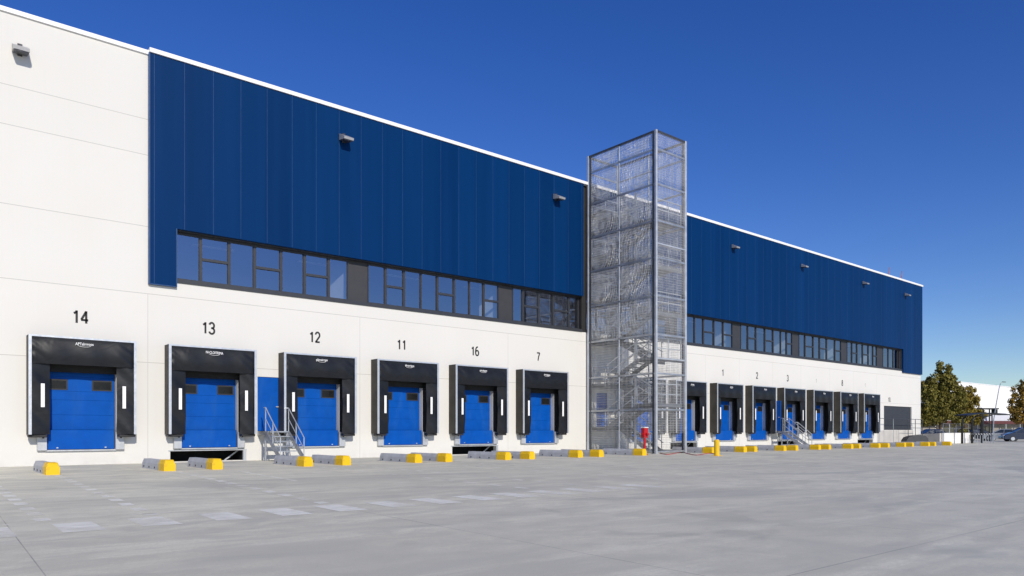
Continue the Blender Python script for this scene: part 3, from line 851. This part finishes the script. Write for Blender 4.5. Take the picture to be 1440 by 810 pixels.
access_stair('access_stair', 'galvanised steel steps with handrails up to the blue door between docks 13 and 12', 11.35, 12.35, 1.2, -.85, -2.35)
access_stair('access_stair', 'galvanised steel steps with handrails below the open blue door right of the stair tower', 50.1, 51.0, 1.2, -1.05, -2.6)
# sloping rails beside the second stair are its own side flight in the photo: a ramp of rails to the right
r = empty('ramp_handrail', (51.6, -1.4, 0), 'sloping galvanised handrail running down to the right of the open blue door', 'handrail')
h = MB()
for dz in (.45, .9): h.tube([(-.4, 0, .95 + dz), (0, 0, .95 + dz), (1.9, -.1, .05 + dz)], .025, 6)
h.build('rail', M['steel_light'], r)
for x, z in ((0, 1.85), (1., 1.4), (1.9, .95)):
    q = MB(); q.tube([(x, -.05 * x, 0), (x, -.05 * x, z)], .025, 6); q.build('post', M['steel_light'], r)

# ------------------------------------------------------------------ bollard, hydrant post, cable
bx, by = far(1008, 35.8)
r = empty('bollard', (bx, by, 0), 'upright yellow steel bollard in the yard right of the stair tower', 'bollard')
q = MB(); q.tube([(0, 0, 0), (0, 0, .74), (0, 0, .79)], [.13, .13, .09], 16); q.build('post', M['yellow'], r)
q = MB(); q.box(-.2, .2, -.2, .2, 0, .018, 0, .004); q.build('base_plate', M['yellow'], r)
hx, hy = far(906.5, 37.2)
r = empty('hydrant_post', (hx, hy, 0), 'red fire hydrant post with box head at the foot of the stair tower', 'hydrant')
q = MB(); q.tube([(0, 0, 0), (0, 0, .85)], .068, 12); q.tube([(0, 0, 0), (0, 0, .05)], .15, 12); q.build('post', M['red'], r)
q = MB(); q.box(-.145, .145, -.12, .12, .86, 1.36, 0, .02); q.build('head', M['red'], r)
q = MB(); q.tube([(0, -.13, 1.05), (0, -.24, 1.05)], .07, 10); q.tube([(-.145, 0, 1.05), (-.2, 0, 1.05)], .06, 10); q.build('outlet', M['red'], r)
q = MB(); q.box(-.155, .155, -.13, .13, 1.362, 1.41, 0, .01); q.build('cap', M['whitec'], r)
q = MB(); pts = []
for i in range(25):
    px = 928 + 78 * i / 24; py = 637.6 + 1.6 * math.sin(i * .5) + i * .08
    a, b = gnd(px, py); pts.append((a, b, .02))
q.tube(pts, .02, 6)
tag(q.build('hose', M['red']), 'thin red hose lying on the concrete at the stair tower foot', 'hose')

# ------------------------------------------------------------------ roof aerials at the far end
for i, (x, ln) in enumerate(((72.8, .5), (75.9, .15))):
    r = empty('roof_aerial', (x, 1.2, 15.2), ['slanting reddish roof aerial, left of two above the far corner', 'upright reddish roof aerial closest to the far corner'][i], 'aerial', 'aerials on the roof')
    q = MB(); q.tube([(0, 0, 0), (ln, 0, 1.75)], .03, 6); q.build('mast', M['rust'], r)
    q = MB(); q.tube([(-.8, 0, 0), (ln * .9, 0, 1.5)], .018, 5); q.build('stay', M['rust'], r)

# ------------------------------------------------------------------ right end: platform railing, ramp wall, mound
y = -.95
r = empty('platform_railing', (on_y(1236, y), y, 0), 'grey tube railing across the dark roller door', 'railing')
L = on_y(1297, y) - on_y(1236, y)
q = MB(); q.tube([(0, 0, 2.32), (L, 0, 2.3)], .025, 6); q.tube([(L - 3.2, 0, 1.9), (L, 0, 1.88)], .022, 6); q.tube([(L - 3.2, 0, 1.5), (L, 0, 1.48)], .022, 6); q.build('rail', M['steel_dark'], r)
for x in (L - 3.2, L - 1.6, L): q = MB(); q.tube([(x, 0, .0), (x, 0, 2.32)], .03, 6); q.build('post', M['steel_dark'], r)
for x in (0.02, 2.9): q = MB(); q.tube([(x, 0, 0.), (x, 0, 2.32)], .02, 6); q.build('post', M['steel'], r)
mx, my = far(1286, 66)
r = MB(); rg = []
prof = [(0, .0), (.02, .35), (.12, .6), (.35, .74), (.65, .78), (.88, .72), (1., .5), (1.02, 0)]
r.prism([(-1. + 2. * u, z * 1.08) for u, z in prof], -.45, .45)
o = r.build('covered_kerb', M['tarp'], None, (mx, my, 0), False, R(-39))
tag(o, 'low dark grey rounded block near the far wall corner', 'kerb block')
cx, cy = far(1328, 69.6)
rw = empty('ramp_wall', (cx, cy, 0), 'low white concrete ramp wall beyond the warehouse corner', 'wall')
q = MB(); q.box(0, 6.6, 0, .25, 0, 1.02, 0, .02); q.build('front_wall', M['whitec'], rw)
q = MB(); q.prism([(0, 0), (0, 1.0), (8, .5), (18, .1), (18, 0)], 0, .25); o = q.build('side_wall', M['conc'], rw); o.rotation_euler.z = R(78); o.location = (-.01, .26, 0)  # greyer than the front: this face's shade is put into its colour
rr = empty('ramp_railing', (cx, cy + .12, 1.0), 'thin galvanised railing on the white ramp wall', 'railing')
q = MB(); q.tube([(0, 0, .9), (6.5, 0, .9)], .02, 6); q.tube([(0, 0, .45), (6.5, 0, .45)], .014, 6); q.build('rail', M['steel'], rr)
for i in range(5): q = MB(); q.tube([(.05 + i * 1.6, 0, 0.01), (.05 + i * 1.6, 0, .9)], .016, 6); q.build('post', M['steel'], rr)

# bicycle shelter with curved posts
sy = -3.4
sx0 = on_y(1353, sy)
bs_ = empty('bicycle_shelter', (sx0, sy, 0), 'dark steel shelter with curved posts and thin flat roof beyond the ramp wall', 'shelter')
X = [0, on_y(1367, sy) - sx0, on_y(1380, sy) - sx0]
for x in X:
    q = MB(); pts = [(x, 0, 0), (x, 0, 1.9), (x + .04, -.03, 2.25), (x + .3, -.2, 2.62), (x + .9, -.6, 2.78)]
    q.tube(pts, [.11, .1, .09, .08, .06], 8); q.build('post', M['iron'], bs_)
xr0, xr1 = on_y(1348, sy) - sx0, on_y(1409, sy) - sx0
q = MB(); poly = []
for i in range(9): u = i / 8; poly.append((xr0 + (xr1 - xr0) * u, 2.72 + .32 * math.sin(min(1, u * 1.7) * math.pi / 2) - .16 * max(0, u - .55)))
q.prism(poly + [(x, z - .1) for x, z in poly[::-1]], -.75, .35); q.build('canopy_roof', M['iron'], bs_)
# cycle racks below it
for i in range(7):
    px = 1369 + i * 3.8; x = on_y(px, sy - .3)
    q = MB(); q.tube([(0, -.35, 0), (0, -.35, .78), (0, -.2, .92), (0, .2, .92), (0, .35, .78), (0, .35, 0)], .035, 6)
    o = q.build('cycle_rack', M['steel'], None, (x, sy - .3, 0)); 
    tag(o, 'galvanised bicycle hoop in the row under the curved shelter', 'bicycle rack', 'bicycle hoops under the shelter')
# small flat-roofed frame behind
kx, ky = far(1390, 86)
kk = empty('canopy_frame', (kx, ky, 0), 'small flat dark canopy standing behind the bicycle shelter roof', 'canopy', None, R(-39))
q = MB(); q.box(-.95, .85, -.6, .6, 3.72, 3.86, 0, .02); q.box(.5, .95, -.2, .2, 3.3, 3.71); q.build('canopy_roof', M['iron'], kk)
for x in (-.62, .12, .42): q = MB(); q.box(x - .05, x + .05, -.05, .05, 0, 3.72); q.build('post', M['iron'], kk)
# street lamp
lx, ly = far(1395.5, 84)
lp = empty('street_lamp', (lx, ly, 0), 'tall leaning street lamp with curved arm before the white building', 'street lamp')
P = [Vector((*far(px, 84), CH + (HZ - py) * 84 / FPX)) - Vector((lx, ly, 0)) for px, py in ((1395.5, 620), (1397.5, 590), (1401, 568), (1405, 546), (1407, 539.5), (1409.5, 537))]
P[0].z = 0
q = MB(); q.tube(P, [.065, .055, .05, .045, .04, .04], 8); q.build('pole', M['steel'], lp)
e = P[-1]; d = (Vector((*far(1414, 84), 0)) - Vector((lx, ly, 0))); d.z = e.z - .02
q = MB(); q.bar(e, d, .16, .08); q.build('lamp_head', M['steel_dark'], lp)

# low building with maroon fascia
A_, B_ = Vector(far(1290, 115)), Vector(far(1475, 115)); L = (B_ - A_).length; ang = math.atan2(B_.y - A_.y, B_.x - A_.x)
lb = empty('low_building', (A_.x, A_.y, 0), 'low grey building with dark maroon fascia and white pitched roof sections', 'building', None, ang)
q = MB(); q.box(0, L, .6, 8, 0, 2.3); q.build('wall', M['beige'], lb)
q = MB(); q.box(-.2, L + .2, -.4, 8.2, 2.305, 2.78); q.build('fascia', M['maroon'], lb)
for a, b, h in ((3.2, 7.0, 1.35), (7.2, 10.6, 1.25), (10.8, 15.2, 1.3)):
    q = MB(); q.raw([(a, -.2, 2.785), (b, -.2, 2.785), (b, 4, 2.785), (a, 4, 2.785), (a + 1.2, 2.0, 2.785 + h), (b - .1, 2.0, 2.785 + h)], [(0, 1, 5, 4), (2, 3, 4, 5), (0, 4, 3), (1, 2, 5), (3, 2, 1, 0)])
    q.build('roof', M['farwhite'], lb)
for i in range(9): q = MB(); q.box(i * 2.2 + .4, i * 2.2 + .5, -.3, -.2, 0, 2.3); q.build('column', M['steel'], lb)
for i in range(5): q = MB(); q.box(4.5 + i * 3, 6.1 + i * 3, .56, .598, .9, 1.9); q.build('window', M['carglass'], lb)
# white hall far behind
A_ = Vector(far(1322, 168)); B_ = Vector(far(1500, 226)); L = (B_ - A_).length; ang = math.atan2(B_.y - A_.y, B_.x - A_.x)
wb = empty('white_hall', (A_.x, A_.y, 0), 'large plain white hall in the distance behind the autumn trees', 'building', None, ang)
q = MB(); q.box(0, L, 0, 40, 0, 12.75); q.build('wall', M['farwhite'], wb)
q = MB(); q.box(-.1, L + .1, -.1, 40.1, 12.755, 12.95); q.build('roof_edge', M['cap'], wb)
for i in range(14):
    q = MB(); x = 6 + i * 4.6 + rnd.uniform(-1, 1); q.box(x, x + 1.2, 3, 4.2, 12.96, 13.35 + rnd.uniform(0, .2)); q.build('roof_vent', M['lamp'], wb)

# ------------------------------------------------------------------ cars
def car(label, loc, rz, paint, L=4.3, W=1.76, H=1.45, suv=0.):
    r = empty('parked_car', loc, label, 'car', 'cars parked beyond the ramp wall', rz)
    pr = [(-L / 2, .32), (-L / 2 + .03, .62), (-L / 2 + .12, .86), (-L / 2 + .75, .95 + suv * .1), (-L / 2 + 1.05, .97 + suv * .1), (L / 2 - 1.15, .98 + suv * .1), (L / 2 - .4, .88), (L / 2 - .05, .7), (L / 2, .45), (L / 2 - .03, .28), (-L / 2 + .05, .24)]
    b = MB(); n = len(pr); hw = W / 2
    vs = [];
    for yy, k in ((-hw, .0), (-hw + .05, .0), (hw - .05, .0), (hw, .0)):
        ins = .04 if abs(yy) == hw else 0
        vs += [(x * (1 - ins * .6), yy, z - (ins if z > .6 else 0)) for x, z in pr]
    fs = [tuple(range(n))] + [tuple(range(4 * n - 1, 3 * n - 1, -1))]
    for q_ in range(3): fs += [(q_ * n + i, (q_ + 1) * n + i, (q_ + 1) * n + (i + 1) % n, q_ * n + (i + 1) % n) for i in range(n)]
    b.raw(vs, fs); b.build('body', M[paint], r, smooth=False)
    zr = H; z0 = .96 + suv * .1
    def cab(x0, x1, x2, x3, y0, y1, zz0, zz1):
        return [(x0, -y0, zz0), (x3, -y0, zz0), (x3, y0, zz0), (x0, y0, zz0), (x1, -y1, zz1), (x2, -y1, zz1), (x2, y1, zz1), (x1, y1, zz1)]
    q = MB(); q.raw(cab(-L / 2 + .55, -L / 2 + 1.05, L / 2 - 1.95, L / 2 - 1.1, hw - .06, hw - .22, z0 - .03, zr - .06), [(0, 1, 2, 3), (7, 6, 5, 4), (0, 4, 5, 1), (1, 5, 6, 2), (2, 6, 7, 3), (3, 7, 4, 0)]); q.build('window', M['carglass'], r)
    q = MB(); q.raw(cab(-L / 2 + .98, -L / 2 + 1.1, L / 2 - 2.0, L / 2 - 1.86, hw - .2, hw - .28, zr - .07, zr), [(0, 1, 2, 3), (7, 6, 5, 4), (0, 4, 5, 1), (1, 5, 6, 2), (2, 6, 7, 3), (3, 7, 4, 0)])
    for sy_ in (-1, 1):
        q.bar((L / 2 - 1.1, sy_ * (hw - .06), z0), (L / 2 - 1.93, sy_ * (hw - .22), zr - .05), .06); q.bar((-L / 2 + .57, sy_ * (hw - .06), z0), (-L / 2 + 1.04, sy_ * (hw - .22), zr - .05), .09); q.bar((-.2, sy_ * (hw - .05), z0), (-.25, sy_ * (hw - .21), zr - .05), .06)
    q.build('roof', M[paint], r)
    for sx_ in (-1, 1):
        for sy_ in (-1, 1):
            x, yy = sx_ * L * .31, sy_ * (hw - .1)
            q = MB(); q.tube([(x, yy - .1, .32), (x, yy + .115, .32)], .32, 18); wo = q.build('wheel', M['black'], r)
            q = MB(); q.tube([(x, yy + sy_ * .118, .32), (x, yy + sy_ * .13, .32)], .2, 14); q.build('rim', M['alu'], wo)
    for sy_ in (-1, 1):
        q = MB(); q.box(L / 2 - .16, L / 2 + .005, sy_ * (hw - .32) - .16, sy_ * (hw - .32) + .16, .6, .74, 0, .02); q.build('headlight', M['headlight'], r)
        q = MB(); q.box(-L / 2 - .005, -L / 2 + .12, sy_ * (hw - .3) - .14, sy_ * (hw - .3) + .14, .66, .82, 0, .02); q.build('tail_light', M['red'], r)
    return r
ang = R(-40)
x, y = far(1308, 92); car('dark blue car far away beneath the green tree by the warehouse corner', (x, y, 0), ang + math.pi, 'navy')
x, y = far(1376, 92); car('black car parked behind the bicycle hoops', (x, y, 0), ang, 'blackcar', 4.2)
x, y = far(1408, 88); car('silver car parked just right of the street lamp', (x, y, 0), ang + R(150), 'silver', 4.1)
x, y = far(1440, 84); car('navy blue car cut by the right edge of the photo', (x, y, 0), ang + R(165), 'navy', 4.6, 1.85, 1.6, 1)

# low dark shrub by the bicycle shelter
def leaves(mb, cen, rad, n, size, rr, squash=1.):
    for _ in range(n):
        d = Vector((rr.gauss(0, 1), rr.gauss(0, 1), rr.gauss(0, 1))).normalized() * (rr.random() ** .45)
        p = Vector(cen) + Vector((d.x * rad[0], d.y * rad[1], d.z * rad[2]))
        nrm = (d + Vector((rr.gauss(0, .6), rr.gauss(0, .6), rr.gauss(0, .6)))).normalized()
        u = nrm.orthogonal().normalized(); u = Matrix.Rotation(rr.random() * 6.28, 3, nrm) @ u; v_ = nrm.cross(u)
        s = size * rr.uniform(.6, 1.4)
        mb.face([p - u * s, p - v_ * s * .55 + nrm * s * .1, p + u * s, p + v_ * s * .55 + nrm * s * .1])
x, y = far(1357, 83)
sh = empty('shrub', (x, y, 0), 'dark green rounded shrub at the left post of the bicycle shelter', 'shrub')
q = MB(); rr_ = random.Random(3)
for c, rd in (((0, 0, .75), (.8, .7, .6)), ((-.4, .1, 1.1), (.5, .5, .5)), ((.5, 0, .6), (.6, .5, .5))): leaves(q, c, rd, 500, .09, rr_)
q.build('foliage', M['leaf_g'], sh)
q = MB(); q.tube([(0, 0, 0), (.05, 0, .8)], .04, 6); q.tube([(0, 0, .1), (-.3, .1, .9)], .03, 6); q.build('stem', M['bark'], sh)

# ------------------------------------------------------------------ trees
def tree(label, px, dep, H, lobes, mat, seed, n=900, size=.2, trunk_h=2.4):
    x, y = far(px, dep); rr = random.Random(seed)
    r = empty('tree', (x, y, 0), label, 'tree', 'trees beyond the warehouse')
    t = MB(); t.tube([(0, 0, 0), (.05, 0, trunk_h), (.1, .05, H * .55), (.05, 0, H * .85)], [.26, .2, .12, .04], 8)
    rt = Vector((sa, -ca, 0)); fw = Vector((ca, sa, 0))
    cr = MB()
    for (a, d, z, ra, rz) in lobes:
        c = rt * a + fw * d + Vector((0, 0, z))
        t.tube([(.08, 0, min(z * .5, H * .4)), tuple(c * .6 + Vector((0, 0, z * .25))), tuple(c)], [.1, .06, .02], 6)
        m = int(n * ra * rz / 2.2)
        for _ in range(16):      # sub-clumps
            d3 = Vector((rr.gauss(0, 1), rr.gauss(0, 1), rr.gauss(0, 1))).normalized() * rr.uniform(.45, 1.)
            cc = c + Vector((d3.x * ra, d3.y * ra, d3.z * rz)); k = rr.uniform(.28, .5)
            leaves(cr, cc, (ra * k, ra * k, rz * k * 1.1), m // 16, size, rr)
    t.build('trunk', M['bark'], r); cr.build('crown', M[mat], r)
    return r
tree('tall dark green tree behind the warehouse corner', 1322, 105, 11.2,
     [(0.5, 0, 9.5, 1.25, 1.6), (.2, .2, 8.2, 1.7, 1.5), (-1.0, .3, 7.4, 1.7, 1.7), (1.3, -.3, 7.2, 1.7, 1.6), (-2.2, 0, 6.6, 1.6, 1.9), (.2, .5, 5.6, 2.1, 1.9), (2.4, .2, 5.6, 1.5, 1.6), (-2.4, -.4, 4.0, 1.7, 1.8), (-.6, 0, 3.6, 2.0, 1.7), (1.6, 0, 3.6, 1.9, 1.6), (-2.6, -.2, 2.6, 1.3, 1.1)], 'leaf_g', 11, 1700, .17)
tree('smaller yellow-green tree in front of the white hall', 1357, 107, 8.2,
     [(.4, 0, 6.7, 1.0, 1.2), (-.6, 0, 5.6, 1.5, 1.4), (1.1, 0, 5.2, 1.1, 1.4), (-1.2, .2, 4.1, 1.4, 1.4), (.8, .2, 3.8, 1.5, 1.3), (1.9, .1, 3.7, 1.0, 1.0), (-.2, 0, 3.0, 1.6, 1.1), (1.4, 0, 2.9, 1.1, .8)], 'leaf_y', 12, 1500, .16)
tree('golden autumn tree at the right edge of the photo', 1441, 108, 9.0,
     [(0, 0, 7.7, 1.0, 1.2), (-.7, .2, 6.2, 1.2, 1.4), (.9, 0, 6.0, 1.3, 1.4), (-1.4, 0, 4.6, 1.1, 1.3), (.2, 0, 4.4, 1.5, 1.4), (1.6, 0, 4.0, 1.2, 1.3), (-.5, 0, 3.1, 1.5, 1.0)], 'leaf_o', 13, 1400, .16)
